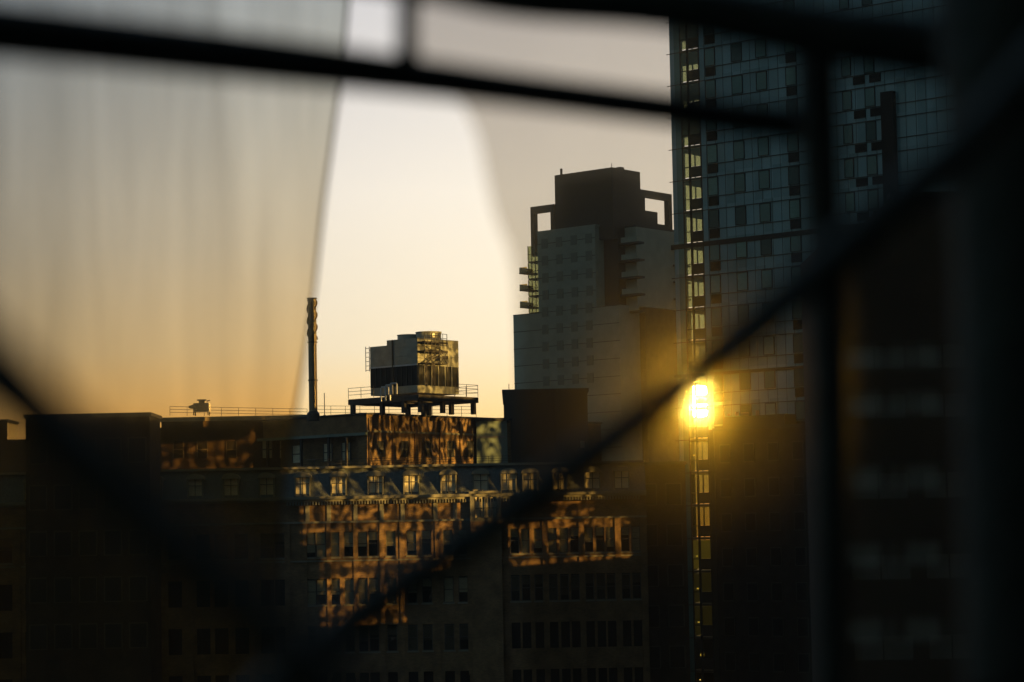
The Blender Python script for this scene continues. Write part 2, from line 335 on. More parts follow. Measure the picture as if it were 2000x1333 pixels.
def add_windows(cols, w_, yf, rws, shade=None):
    sets = [window_meshes(w_, H, bl) for bl in (.6, .98, .8, .98, .35)]
    if shade:
        for q_ in sets: q_[2].materials[0] = M[shade]
    for r_i, (zt, zb) in enumerate(rws):
        for c in cols:
            a, g, b, v = random.choice(sets)
            wn = put('window', a, bb, (L(c), yf, zb)); put('pane', g, wn); put('blind', b, wn); put('sill', v, wn)
add_windows(cols, W, 0, rows[:2])
add_windows(cols, W, 0, rows[2:3], 'shaded_blind')
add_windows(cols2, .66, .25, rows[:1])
add_windows(cols2, .66, .25, rows[1:2], 'shaded_blind')
add_windows(cols3, 1.05, .05, rows[:1], 'shaded_blind')
# string courses and cornice
for (a, b, y) in ((572, 918, 0), (978, 1262, .25), (-160, 572, .05)):
    MB().box(L(a), L(b), y-.14, y+.3, zF+.002, zF+.16).build('string_course', 'stone', bb)
    MB().box(L(a), L(b), y-.10, y-.002, rows[1][0]+1.28, rows[1][0]+1.40).build('string_course', 'stone', bb)
# frieze panel wall
MB().box(L(-160), L(918), .04, .4, zF+.17, zC0-.36).build('frieze', 'brick', bb)
MB().box(L(978), L(1262), .30, .6, zF+.17, zC0-.36).build('frieze', 'brick', bb)
cn = MB().box(L(-160), L(1262), -.42, .9, zC0-.20, zC0+.02).box(L(-160), L(1262), -.22, .9, zC0-.36, zC0-.202).build('cornice', 'stone', bb)
d = MB(); x = L(560)
while x < L(1250):
    d.box(x, x+.10, -.30, -.02, zC0-.62, zC0-.362); x += .22
d.build('dentil_row', 'stone', cn)
# pilasters in the frieze
for p in (600, 642, 694, 745, 786, 850, 888):
    MB().box(L(p)-.16, L(p)+.16, -.07, .038, zF+.17, zC0-.63).build('pilaster', 'stone', bb)
for p in (594, 641, 693, 744, 783, 852, 914):
    MB().box(L(p)-.17, L(p)+.17, -.09, -.001, 8, zF-.001).build('pier', 'brick', bb)
for p in (985, 1063, 1134, 1205, 1255, 560, 490, 370, 235, 130, 35):
    MB().box(L(p)-.22, L(p)+.22, (.12 if p > 900 else -.06), (.249 if p > 900 else .049), 8, zF-.001).build('pier', 'brick', bb)
# stone bay with a framed window
by = MB(); a, b = L(918), L(978)
MB().box(a, b, -.549, .28, 0, zz(1022)).build('bay_base', 'brick', bb)
by.box(a, b, -.55, .28, zz(1022)+.001, zz(1015)).box(a, a+.32, -.55, .28, zz(1015), zz(974)).box(b-.32, b, -.55, .28, zz(1015), zz(974)).box(a, b, -.55, .28, zz(974), zC0-.205)
bay = by.build('stone_bay', 'stone', bb)
MB().box(a-.08, b+.08, -.66, .2, zC0+.022, zC0+.2).build('bay_cap', 'stone', bay)
MB().box(a+.33, b-.33, -.3, -.26, zz(1014.5), zz(974.5)).build('blind', 'blind', bay)
g = MB()
for i in range(5): g.box(a+.33+i*(b-a-.66)/4-.03, a+.33+i*(b-a-.66)/4+.03, -.46, -.38, zz(1014.5), zz(974.5))
g.box(a+.33, b-.33, -.47, -.37, zz(996)-.03, zz(996)+.03).build('frame', 'frame', bay)
# mansard
pr = MB(); ya, yb = .35, 1.5
pr.bm.faces.new([pr.bm.verts.new(p) for p in ((L(-160), ya, zC0+.02), (L(1262), ya, zC0+.02), (L(1262), yb, zT-.2), (L(-160), yb, zT-.2))])
pr.box(L(-160), L(1262), yb+.01, 20, zC0+.03, zT-.2)
pr.build('mansard_roof', 'slate', bb)
# terrace edge
te = MB().box(L(-160), L(1262), yb-.30, yb+.4, zT-.198, zT-.02).build('terrace_edge', 'stone', bb)
# dormers
def dormer(px, sc=1.0):
    w_, h_ = 1.02*sc, 1.72
    z = zC0+.1; x = L(px)
    f = MB(); f.box(-w_/2-.1, -w_/2, 0, 1.3, 0, h_-.3).box(w_/2, w_/2+.1, 0, 1.3, 0, h_-.3)
    n = 10; arc = [(-(w_/2+.2), h_-.3)]
    for k in range(n+1):
        t = math.pi*(1-k/n); arc.append(((w_/2+.16)*math.cos(t), h_-.24+.36*math.sin(t)))
    arc.append((w_/2+.2, h_-.3))
    f.prism(arc, -.12, 1.5)
    o = f.build('dormer', 'stone', bb, (x, .28, z))
    MB().box(-w_/2, w_/2, .20, .24, 0, h_-.302).build('blind', 'blind', o)
    q = MB().box(-.03, .03, .05, .1, 0, h_-.302).box(-w_/2, -.031, .05, .1, .9, .96).box(.031, w_/2, .05, .1, .9, .96).build('window_frame', 'frame', o)
for p in (590, 661, 733, 803, 876, 939, 994, 1036, 1095, 1158, 1215, 520, 450, 380, 300, 220, 140, 60): dormer(p)
# terrace railing
def railing(name, label, p0, p1, parent=None, h=1.0, step=1.2, r=.022, rails=3):
    p0, p1 = Vector(p0), Vector(p1); n = max(2, int((p1-p0).length/step)); f = MB()
    for i in range(n+1):
        q = p0.lerp(p1, i/n); f.tube([q, q+Vector((0, 0, h))], r, 5)
    for k in range(rails):
        z = h*(1-k/rails*.96); f.tube([p0+Vector((0, 0, z)), p1+Vector((0, 0, z))], r*.9, 5)
    o = f.build(name, 'steel', parent)
    if label: tag(o, label, 'railing')
    return o
railing('terrace_railing', None, (L(585), yb+.1, zT-.02), (L(1140), yb+.1, zT-.02), bb, h=.55, step=1.0, rails=3, r=.018)

# penthouse storeys, turned to the grid
PC = at(716, 810, 190.5); zR = PC.z
ua, _ = onplane(478, 820, PC, TH)
ub, _ = onplane(937, 815, PC, TH+math.pi/2)
ph = thing('penthouse_storey', 'brick penthouse block turned cornerwise on the terrace, under the cooling tower', 'building', (PC.x, PC.y, 0), TH)
zsoff = onplane(650, 852, PC, TH)[1]
ph_l = onplane(590, 850, PC, TH)[0]
wl = [onplane(c, 880, PC, TH)[0] for c in (626, 662, 696)]
zwt, zwb = onplane(662, 865, PC, TH)[1], onplane(662, 899, PC, TH)[1]
mb = MB().box(ua, 0, .9, 30, zC0, zR-.01).box(-1.0, 0, 0, .899, zC0, zR-.01)   # body behind the loggia
mb.box(ua, -1.0, 0, .899, zsoff, zR-.01)
mb.build('wall', 'brick', ph)
MB().box(ua-.1, .12, -.12, 30.1, zR, zR+.14).build('parapet_coping', 'roofing', ph)
MB().box(ua, .1, -.35, -.002, zsoff-.1, zsoff+.12).build('canopy', 'grey_clad', ph)
for u in (ph_l, (wl[0]+wl[1])/2, (wl[1]+wl[2])/2, ua*.8):
    MB().box(u-.09, u+.09, -.2, 0, zT-.6, zsoff-.101).build('post', 'steel', ph)
for u in wl+[ph_l-1.5, ua+2.5]:
    f = MB().box(-.5, -.42, .78, .895, 0, zwt-zwb).box(.42, .5, .78, .895, 0, zwt-zwb).box(-.419, .419, .78, .895, (zwt-zwb)*.5-.04, (zwt-zwb)*.5+.04).build('window', 'frame', ph, (u, 0, zwb))
    MB().box(-.42, .42, .84, .88, 0, zwt-zwb).build('blind', 'blind', f)
# right face bands and windows
MB().box(.001, .10, 0, ub, onplane(820, 848, PC, TH+math.pi/2)[1], onplane(820, 844, PC, TH+math.pi/2)[1]).build('band', 'stone', ph)
for c in (745, 790, 836, 880, 918):
    u, zb_ = onplane(c, 893, PC, TH+math.pi/2); zt_ = onplane(c, 862, PC, TH+math.pi/2)[1]
    f = MB().box(.002, .06, u-.42, u-.35, zb_, zt_).box(.002, .06, u+.35, u+.42, zb_, zt_).box(.002, .05, u-.349, u+.349, (zb_+zt_)/2-.04, (zb_+zt_)/2+.04).build('window', 'frame', ph)
    MB().box(.002, .03, u-.349, u+.349, zb_, zt_).build('pane', 'louvre', f)
for c in (722, 768, 812, 860, 900, 932):
    u, zb_ = onplane(c, 893, PC, TH+math.pi/2)
    MB().box(.003, .14, u-.16, u+.16, zT-.6, zR-.3).build('pilaster', 'brick', ph)

# left rooftop wing with its guard rail
A = at(315, 815, 198); B = at(606, 820, 198)
lw = thing('rooftop_wing', 'low flat-roofed block left of the metal chimney, under the long guard rail', 'building', (A.x, 198, 0))
lwid = B.x-A.x
MB().box(0, lwid, 0, 14, 15, A.z-.4).build('wall', 'dark_brick', lw)
MB().box(-.1, lwid+.1, -.12, 14.1, A.z-.4, A.z-.05).build('parapet', 'concrete', lw)
for p, t in ((522, 1), (556, 1), (452, 0), (395, 0), (348, 0)):
    u = at(p, 870, 198).x-A.x; zb_ = at(p, 895, 198).z; zt_ = at(p, 862, 198).z
    f = MB().box(u-.45, u-.38, -.08, -.002, zb_, zt_).box(u+.38, u+.45, -.08, -.002, zb_, zt_).box(u-.379, u+.379, -.08, -.002, (zb_+zt_)/2-.04, (zb_+zt_)/2+.04).build('window', 'frame', lw)
    MB().box(u-.379, u+.379, -.04, -.003, zb_, zt_).build('blind', 'blind' if t else 'louvre', f)
railing('roof_railing', 'long thin guard rail along the roof left of the metal chimney', at(332, 812, 199), at(600, 817, 199), h=.75, step=1.4, r=.02)
railing('roof_railing', 'thin guard rail on the roof right of the chimney, seen under the steel platform', at(618, 814, 200), at(930, 815, 200), h=.88, step=1.15, r=.02)
# rooftop air unit
q = at(392, 812, 200); rt = thing('rooftop_air_unit', 'small dark air handling unit with a slanted hood standing on the left roof', 'air unit', q)
MB().box(-.55, .75, -.6, .6, .32, 1.0).build('casing', 'steel', rt, bev=.03)
MB().prism([(-.95, .62), (-.55, .55), (-.55, .9), (-.95, .78)], -.4, .4).build('intake_hood', 'steel', rt)
MB().tube([(.1, 0, 1.0), (.1, 0, 1.22), (.1, 0, 1.23), (.1, 0, 1.32)], [.26, .26, .40, .40], 14).build('fan_cowl', 'steel', rt)
for (a, b) in ((-.5, -.5), (.68, -.5), (-.5, .5), (.68, .5)): MB().box(a-.05, a+.05, b-.05, b+.05, 0, .319).build('leg', 'steel', rt)
MB().tube([(.5, .2, 1.0), (.5, .2, 1.2), (.75, .2, 1.25)], .05, 8).build('pipe', 'steel', rt)

# ================================================================== CHIMNEY STACK
b0 = at(612, 815, 190); t0 = at(608, 583, 190)
st = thing('metal_chimney', 'tall slim metal chimney with spiral fins around its upper third', 'chimney', (b0.x, b0.y, b0.z-.3))
hh = t0.z-b0.z+.3; rr = .335
MB().tube([(0, 0, 0), (0, 0, hh)], rr, 32).build('flue', 'stack_metal', st, smooth=False)
MB().tube([(0, 0, 0), (0, 0, .55), (0, 0, .75)], [.5, .5, .36], 24).build('base_collar', 'steel', st)
for z in (hh-.02, hh*.64, hh*.33):
    MB().tube([(0, 0, z-.05), (0, 0, z+.04)], rr+.06, 28).build('flange', 'steel', st)
for ph0 in range(3):
    n = 60; f = MB(); prev = None
    for k in range(n+1):
        z = hh*.66+(hh*.985-hh*.66)*k/n; a_ = ph0*2*math.pi/3+k/n*2*math.pi*1.1
        i = Vector((math.cos(a_)*rr, math.sin(a_)*rr, z)); o = Vector((math.cos(a_)*(rr+.10), math.sin(a_)*(rr+.10), z))
        cur = [f.bm.verts.new(i), f.bm.verts.new(o), f.bm.verts.new(o+Vector((0, 0, .035))), f.bm.verts.new(i+Vector((0, 0, .035)))]
        if prev:
            for j in range(4): f.bm.faces.new((prev[j], prev[(j+1) % 4], cur[(j+1) % 4], cur[j]))
        prev = cur
    f.build('spiral_fin', 'steel', st)
f = MB(); f.tube([(.30, -.26, .6), (.30, -.26, hh*.62)], .03, 6).build('conduit', 'steel', st)
m0 = at(634, 813, 192); m1 = at(634, 768, 192)
mast = MB().tube([(0, 0, 0), (0, 0, m1.z-m0.z)], .035, 6).box(-.1, .1, -.1, .1, 0, .08).build('roof_mast', 'steel', None, m0)
tag(mast, 'short plain mast standing on the roof just right of the metal chimney', 'mast')

# ================================================================== STEEL PLATFORM + COOLING TOWER
PY = 188.5
pc = at(816, 773, PY)
pf = thing('steel_platform', 'raised steel platform on stub columns carrying the cooling tower', 'platform', (pc.x, pc.y, pc.z), TH)
def pu(px, py=780): return onplane(px, py, pc, TH)[0]
def pv(px, py=780): return onplane(px, py, pc, TH+math.pi/2)[0]
uL = pu(684); vR = pv(929)
dz = at(816, 781, PY).z-pc.z-.06
MB().box(uL, .3, -.25, .0, dz, .06).box(.001, .3, .001, vR, dz, .06).box(uL, .0, vR-.25, vR, dz, .06).box(uL, uL+.25, .001, vR-.251, dz, .06).build('edge_beam', 'steel', pf)
f = MB()
for k in range(4): f.box(uL+1.2+k*(-uL-1.6)/3, uL+1.28+k*(-uL-1.6)/3, .001, vR-.252, dz+.15, -.02)
f.build('joists', 'steel', pf)

zr = zR-pc.z
for (u, v) in ((uL+.3, .0), (uL*.52, .0), (uL*.2, .0), (.0, .3), (0., vR*.42), (0, vR-.3), (uL*.35, vR*.6), (uL*.6, vR*.8), (uL*.15, vR*.75), (uL+.3, vR-.4)):
    MB().box(u-.16, u+.16, v-.16, v+.16, zr, dz-.001).build('column', 'steel', pf)
railing('railing', None, (uL, -.2, .1), (uL*.62, -.2, .1), pf, h=.85, step=1.0, r=.022)
railing('railing', None, (.25, vR*.6, .1), (.25, vR, .1), pf, h=.95, step=.95, r=.022)
railing('railing', None, (uL, vR, .1), (.25, vR, .1), pf, h=.9, step=1.2, r=.022)
# cooling tower
ct = thing('cooling_tower', 'boxy galvanised rooftop cooling tower with two round fan cowls and dark louvres', 'cooling tower', (pc.x, pc.y, pc.z+.1), TH)
cu = pu(724); cv = pv(897)
def cz(py): return at(816, py, PY).z-pc.z-.1
z1, z2, z3, z4 = cz(767), cz(752), cz(713), cz(660)
MB().box(cu, 0, 0, cv, z1, z2-.01).build('basin', 'galv', ct, bev=.02)
MB().box(cu+.08, -.08, .08, cv-.08, z2-.01, z3).build('louvre_core', 'louvre', ct)
n = 9
for k in range(n+1):
    u = cu+.0+(-cu-.1)*k/n; MB().box(u, u+.09, .0, .079, z2, z3-.001).build('louvre_post', 'dark_clad', ct)
for k in range(7):
    v = (cv-.1)*k/6+.0; MB().box(-.079, .012, v+.085 if k == 0 else v, v+(.17 if k == 0 else .09), z2, z3-.001).build('louvre_post', 'galv', ct)
f = MB()
for k in range(9): f.box(cu+.09, -.09, .03, .05, z2+.05+k*(z3-z2-.1)/9, z2+.10+k*(z3-z2-.1)/9)
f.build('louvre_slats', 'louvre', ct)
zstep = cz(667)
us = pu(757)
MB().box(us, 0, 0, cv, z3, z4).box(cu, us-.002, 0, cv, z3, zstep-.12).build('casing', 'galv', ct)
f = MB()
for py in (706, 693, 676): f.box(cu-.02, 0.0, -.035, -.002, cz(py)-.03, cz(py)+.03).box(.002, .035, -.03, cv, cz(py)-.03, cz(py)+.03)
f.build('casing_ribs', 'galv', ct)
MB().box(cu-.05, .05, -.08, -.04, z3-.02, z3+.10).build('drip_ledge', 'pipe', ct)
MB().box(pu(769)-.05, pu(769)+.05, -.10, -.036, z1, z4).build('downpipe', 'steel', ct)
hf = cz(645)-z4
for i, (u, v, r_) in enumerate(((us*.98, cv*.52, .95), (us*.30, cv*.5, 1.02))):
    z = z4+.0; c_ = MB(); c_.tube([(u, v, z+.001), (u, v, z+.12), (u, v, z+hf*.8), (u, v, z+hf*(.93 if i == 0 else 1.05))], [r_*1.05, r_*.98, r_*.98, r_*1.03], 36)
    fc = c_.build('fan_cowl', 'galv', ct)
f = MB().box(0, 0, 0, 0, 0, 0) if False else MB()
# caged access stair and landing on the right face
for zl_ in (z3+.1, (z3+z4)/2, z4-.35):
    f.box(.04, .75, .05, cv*.55, zl_, zl_+.05)
for v in (.05, cv*.18, cv*.36, cv*.55):
    f.tube([(.75, v, z2), (.75, v, z4+.35)], .03, 5)
for z in (z3+.6, z3+1.1, (z3+z4)/2+.5, z4+.0, z4+.35):
    f.tube([(.75, .05, z), (.75, cv*.55, z)], .022, 5)
f.tube([(.72, .1, z3+.1), (.72, cv*.5, (z3+z4)/2)], .04, 5).tube([(.72, cv*.5, (z3+z4)/2), (.72, .1, z4-.3)], .04, 5)
for v in (.45, cv*.27, cv*.45):
    f.tube([(.75, v, z3+.1), (.75, v, z4+.35)], .022, 5)
zm = (z3+z4)/2
for a_, b_ in ((.05, .36), (.36, .55), (.18, .45)):
    f.tube([(.76, cv*a_, z3+.1), (.76, cv*b_, zm)], .03, 5).tube([(.76, cv*b_, z3+.1), (.76, cv*a_, zm)], .03, 5)
f.box(.70, .80, .02, cv*.56, zm-.08, zm+.10).box(.70, .80, .02, cv*.56, z4-.42, z4-.30).box(.68, .82, cv*.46, cv*.56, z3+.5, z3+.75)
f.box(.72, .78, .1, .3, z2, z3+.1).box(.72, .78, cv*.2, cv*.25, z2, z3+.1)
f.build('access_stair', 'steel', ct)
# ladder on the far left edge
f = MB()
for s_ in (-.02, -.42): f.tube([(cu+s_-.15, .1, z3-.2), (cu+s_-.15, .1, zstep-.05)], .03, 5)
for k in range(6): z = z3-.1+k*(zstep-z3-.1)/5; f.tube([(cu-.17, .1, z), (cu-.57, .1, z)], .022, 5)
f.build('ladder', 'steel', ct)
f = MB()
for (a, b, c) in ((752, 757, .0), (762, 766, .25), (772, 776, .45)):
    ua_, ub_ = pu(a), pu(b)+.25
    f.tube([(ua_, -.45-c*.3, -.4), (ua_, -.45-c*.3, .65+c*.5), (ua_+.06, -.45-c*.3, .72+c*.5), (ub_+.2, -.45-c*.3, .72+c*.5), (ub_+.26, -.45-c*.3, .65+c*.5), (ub_+.26, -.45-c*.3, .1)], .065, 8)
f.build('pipework', 'pipe', ct)

# ================================================================== BLOCKS BEHIND THE BRICK BUILDING
def block(name, label, px0, px1, pyt, Y, m, depth=18, pyb=None, mod=None, cat='building', bands=0, cope='roofing', ribs=0):
    A = at(px0, pyt, Y); B = at(px1, pyt, Y); zt = at((px0+px1)/2, pyt, Y).z
    zb = 0 if pyb is None else at((px0+px1)/2, pyb, Y).z
    t = thing(name, label, cat, (A.x, Y, 0)); wdt = B.x-A.x
    MB().box(0, wdt, 0, depth, zb, zt-.25).build('wall', m, t)
    MB().box(-.12, wdt+.12, -.12, depth+.12, zt-.25, zt).build('coping', cope, t)
    for i in range(bands):
        z = zt-1.5-i*3.2; MB().box(0, wdt, -.05, -.001, z-.12, z).build('band', 'concrete', t)
    for i in range(ribs):
        u = wdt*(i+.5)/ribs
        for k in range(5):
            z = zt-3.4-k*3.2
            fr = MB().box(u-.65, u+.65, -.07, -.002, z-.08, z+1.7).build('window', 'frame', t)
            MB().box(u-.55, u+.55, -.09, -.071, z, z+1.6).build('pane', 'louvre', fr)
    return t, wdt, zt
block('grey_stair_block', 'narrow grey flat-roofed wall between the penthouse and the dark square block', 930, 990, 817, 200, 'grey_clad', bands=2)
t, wd, zt = block('lift_tower_block', 'dark square lift housing rising right of the cooling tower roof', 983, 1147, 760, 204, 'dark_clad', bands=0)
u = at(1083, 800, 204).x-at(983, 800, 204).x
MB().box(u, wd-.01, -.30, -.001, 10, zt-.26).build('projecting_wall', 'dark_clad', t)
for p, h_ in ((994, .55), (1008, .5)):
    u = at(p, 760, 204).x-at(983, 760, 204).x; MB().tube([(u, 1, zt), (u, 1, zt+h_)], .03, 5).build('antenna', 'steel', t)
for p, z in ((1143, 870),):
    u = at(p, z, 204).x-at(983, z, 204).x; MB().box(u-.5, u-.15, -.34, -.301, at(p, 876, 204).z, at(p, 862, 204).z).build('window', 'blind', t)
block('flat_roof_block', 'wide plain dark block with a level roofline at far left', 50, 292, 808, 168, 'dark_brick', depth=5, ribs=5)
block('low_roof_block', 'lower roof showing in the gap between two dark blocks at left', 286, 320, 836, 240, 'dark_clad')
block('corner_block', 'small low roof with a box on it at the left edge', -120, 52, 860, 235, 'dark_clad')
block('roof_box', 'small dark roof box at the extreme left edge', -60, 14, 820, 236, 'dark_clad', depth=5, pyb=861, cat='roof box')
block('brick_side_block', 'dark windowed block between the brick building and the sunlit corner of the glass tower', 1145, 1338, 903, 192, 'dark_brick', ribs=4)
A = at(1394, 832, 219); zt = at(1500, 830, 214).z
t = thing('shadowed_block', 'dark stepped block hiding the foot of the glass tower right of the sun', 'building', (A.x, 219, 0), TH)
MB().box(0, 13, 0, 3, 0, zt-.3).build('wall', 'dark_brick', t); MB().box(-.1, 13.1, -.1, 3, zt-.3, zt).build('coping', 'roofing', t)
for k in range(9):
    for u in (1.2, 3.8, 6.4, 9.0, 11.6):
        fr_ = MB().box(u-.6, u+.6, -.07, -.002, zt-3.2-k*3.1, zt-1.5-k*3.1).build('window', 'frame', t)
        MB().box(u-.5, u+.5, -.09, -.071, zt-3.1-k*3.1, zt-1.6-k*3.1).build('pane', 'louvre', fr_)
a, b = onplane(1404, 810, A, TH)[0], onplane(1525, 810, A, TH)[0]
MB().box(a, b, .6, 2.5, zt+.001, onplane(1460, 812, A, TH)[1]).build('roof_house', 'dark_clad', t)
rg = thing('rooftop_vents', 'small shiny vent hoods catching gold light on the dark roof right of the sun', 'vents', at(1460, 812, 217.3))
for (p, w_, h_) in ((1424, .25, .2), (1440, .3, .35), (1455, .75, .3), (1480, .28, .45)):
    q = at(p, 812, 217.3)-at(1460, 812, 217.3); MB().box(q.x-w_/2, q.x+w_/2, 0, .4, 0, h_).build('vent_hood', 'galv', rg, bev=.03)

# ================================================================== DISTANT STEPPED TOWER
TY = 410.0
mc = at(1195, 327, TY)
mt = thing('stepped_tower', 'distant stepped apartment tower with open roof frames and jutting balconies', 'tower', (mc.x, mc.y, 0), TH)
def mu(px, py, dy=0): return onplane(px, py, mc, TH)
def mv(px, py): return onplane(px, py, mc, TH+math.pi/2)
ztop = mc.z; zb = mu(1140, 450)[1]
MB().box(mu(1083, 343)[0], 0, 0, mv(1250, 335)[0], zb-2, ztop).build('plant_storey', 'dark_clad', mt)
MB().box(mu(1093, 330)[0]-.15, mu(1093, 330)[0]+.15, .3, .6, ztop+.001, ztop+1.1).build('roof_vent', 'steel', mt)
# main shaft: corner nearest the camera is pushed out to x=1240
o2 = onplane(1170, 445, mc, TH)[0]
zs = mu(1120, 450)[1]; zs2 = mu(1120, 606)[1]
uA = mu(1058, 455)[0]; uB = mu(1170, 445)[0]
OUT = -1.2
MB().box(uA, uB, OUT, 14, zs2, zs).build('shaft', 'tower_clad', mt)
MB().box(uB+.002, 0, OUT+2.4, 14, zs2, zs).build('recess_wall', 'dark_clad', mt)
vE = mv(1308, 460)[0]
MB().box(.002, 2.4, 3.2, vE, zs2, zs-.2).build('shaft', 'tower_clad', mt)
# lower wider body
uL2 = mu(1013, 612)[0]
MB().box(uL2, 2.0, OUT-.3, vE+1.2, 0, zs2-.01).build('base_shaft', 'tower_clad', mt)
u_ = mv(1245, 603)[0]; 
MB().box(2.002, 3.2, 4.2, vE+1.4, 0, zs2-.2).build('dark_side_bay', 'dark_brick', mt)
# storey joints
f = MB(); k = 0; z = zs-2
while z > 20:
    if z > zs2: f.box(uA, uB, OUT-.05, OUT-.001, z, z+.10)
    else: f.box(uL2, 2.0, OUT-.35, OUT-.301, z, z+.10)
    z -= 3.0
f.build('storey_joints', 'dark_clad', mt)
for zi in range(9):
    for ui in range(4):
        z = zs-2.6-zi*3.0
        if z < zs2+.3: zz_y = OUT-.3
        else: zz_y = OUT
        u = uA+1.6+ui*(uB-uA-3)/3
        wn = MB().box(-.7, .7, -.06, -.002, 0, 1.7).build('window', 'tower_frame', mt, (u, zz_y, z-.2))
        MB().box(-.66, .66, -.08, -.061, .04, 1.66).build('pane', 'tower_pane', wn)
# glazed left corner with see-through panes, balconies off the left edge
uC = mu(1036, 460)[0]
for k in range(4):
    z = zs-4.7-k*3.0
    MB().box(uC, uA-.002, OUT+.4, 6, z-.25, z).build('corner_slab', 'dark_clad', mt)
    MB().box(uC+.05, uA-.05, OUT+.45, OUT+.5, z, z+2.7).build('corner_window', 'corner_glass', mt)
    g = MB()
    for i in range(4): g.box(uC+(uA-uC-.1)*i/3, uC+(uA-uC-.1)*i/3+.10, OUT+.3, OUT+.40, z+.001, z+2.74)
    g.box(uC, uA-.05, OUT+.30, OUT+.39, z+1.2, z+1.28)
    g.build('corner_mullions', 'mullion', mt)
    if k < 3:
        bz = at(1040, 519+34*k, TY).z
        bl = MB().box(uC-1.25, uC+.8, OUT-.6, 2, bz-.2, bz).build('balcony', 'dark_clad', mt)
        g = MB().box(uC-1.23, uC-1.19, OUT-.58, 1.9, bz+.001, bz+.95).box(uC-1.18, uC+.5, OUT-.58, OUT-.54, bz+.001, bz+.95).build('balcony_glass', 'rail_glass', bl)
# right side slabs, with glowing panes imitating see-through rooms
for k in range(5):
    z = zs-3.0-k*2.95
    MB().box(.0, 4.2, 1.4, 3.1, z-.35, z).build('balcony', 'dark_clad', mt)
    MB().box(.5, 4.0, 1.38, 1.44, z+.001, z+.9).build('balcony_rail', 'tower_clad', mt)
    MB().box(2.41, 3.6, vE-2.6, vE+1.0, z-.3, z).build('balcony', 'dark_clad', mt)
    f = MB()
    f.box(2.402, 2.5, vE-2.0, vE-1.9, z+.001, z+2.4).box(2.402, 2.5, vE-1.1, vE-1.0, z+.001, z+2.4).build('window_frame', 'mullion', mt)
    MB().box(2.402, 2.44, vE-1.89, vE-1.11, z+.3, z+2.2).build('window', 'glow_shade', mt)  # emission stands in for bright sky showing through
# roof kit
for px_ in (1120, 1165, 1225):
    u = mu(px_, 335)[0] if px_ < 1195 else -.6
    MB().box(u-.5, u+.5, 2.5, 3.6, ztop+.001, ztop+.35).build('roof_hatch', 'steel', mt)
MB().tube([(-.8, 1.0, ztop), (-.8, 1.0, ztop+.9)], .05, 5).build('antenna', 'steel', mt)
f = MB()
for z_ in (ztop-2.2, ztop-4.4, ztop-6.6): f.box(mu(1083, 343)[0], .0, -.04, -.001, z_, z_+.08).box(.001, .04, 0, mv(1250, 335)[0], z_, z_+.08)
f.build('cladding_joints', 'mullion', mt)
# open roof frames
def frame_left():
    y = .0; za, _b = mu(1036, 405)[1], 0
    uF = mu(1036, 420)[0]; uG = mu(1082, 400)[0]
    f = MB()
    f.box(uF, uG-.002, 0, 1.0, za-1.2, za)           # beam
    f.box(uF, uF+.8, 0, 1.0, zb-3.5, za-1.201)
    f.box(mu(1075, 420)[0], uG-.002, 0, 1.0, zb-1, za-1.201)
    f.box(uF, uG-.002, 0, 1.0, zb-3.6, zs-.6) if False else None
    f.build('roof_frame', 'dark_clad', mt)
    MB().box(uC, uA-.004, .5, 6, zs-2.2, zs-.5).build('corner_parapet', 'dark_clad', mt)
frame_left()
v0, v1 = mv(1250, 375)[0], mv(1312, 380)[0]; zf = mv(1312, 380)[1]; zo = mv(1300, 440)[1]
f = MB(); f.box(-1, 0, v0+.002, v1, zf-1.2, zf).box(-1, 0, v1-1.0, v1, zo-2, zf-1.201).box(-1, 0, v0+.002, v1-1.001, zo-2, zo).box(-1, 0, v0+.002, mv(1260, 400)[0], zo, zf-1.201)
f.box(-.9, -.1, mv(1260, 400)[0], mv(1285, 415)[0], zo, mv(1285, 415)[1]).build('roof_frame', 'dark_clad', mt)
MB().box(.0, 2.4, 3.2, vE, zs-.2, zs+.2).build('parapet', 'dark_clad', mt)
MB().box(uA, uB+.2, OUT-.06, 14, zs, zs+.35).build('parapet', 'tower_clad', mt)

# ================================================================== GLASS TOWER
GY = 226.0
gc = at(1314, 345, GY)
gt = thing('glass_tower', 'tall teal glass curtain-wall tower whose corner windows let the sunset through', 'tower', (gc.x, gc.y, 0), TH)
def gu(px, py=350): return onplane(px, py, gc, TH)[0]
def gz(px, py): return onplane(px, py, gc, TH)[1]
s_h = 3.05
zref = gz(1392, 330)                 # centre of the black square of one storey
FL = [zref+s_h*k for k in range(-17, 9)]    # black square centre heights
u1, u2 = gu(1334), gu(1372)          # see-through bay
uEnd = gu(2120, 350)
zt, zb0 = FL[-1]+2, 0
RD = 4.2                              # depth of the corner room
uw = gu(1381)
MB().box(uw, uEnd, .06, 16, 0, zt).build('core', 'curtain', gt)
MB().box(0, uw-.003, RD+1.2, 16, 0, zt).build('core', 'void', gt)
cols_g = [(1382, 1402), (1434, 1455), (1482, 1503), (1540, 1561), (1650, 1668), (1694, 1714)]
WU = [(gu(a), gu(b)) for a, b in cols_g]
# spandrel / floor lines
for i, z in enumerate(FL):
    zsl = z-.72                       # slab line under the square
    sl = MB().box(0, uw-.004, 0.02, RD+1.199, zsl-.12, zsl+.12).build('floor_slab', 'room', gt)
fa = MB(); fb = MB(); fbk = MB()
for i, z in enumerate(FL):
    t_ = .35 if i == 15 else (.22 if i == 11 else .045)
    fa.box(-.38, uEnd, -.05, .015 if True else 0, z-.72-t_, z-.72+t_*.3)
    fa.box(uw, uEnd, -.035, .058, z+.42, z+.47)
fa.build('floor_lines', 'mullion', gt)
f = MB(); u = uw; j = 0
while u < uEnd:
    f.box(u-.012, u+.012, .035, .058, 20, zt); u += 1.02
f.build('panel_joints', 'mullion', gt)
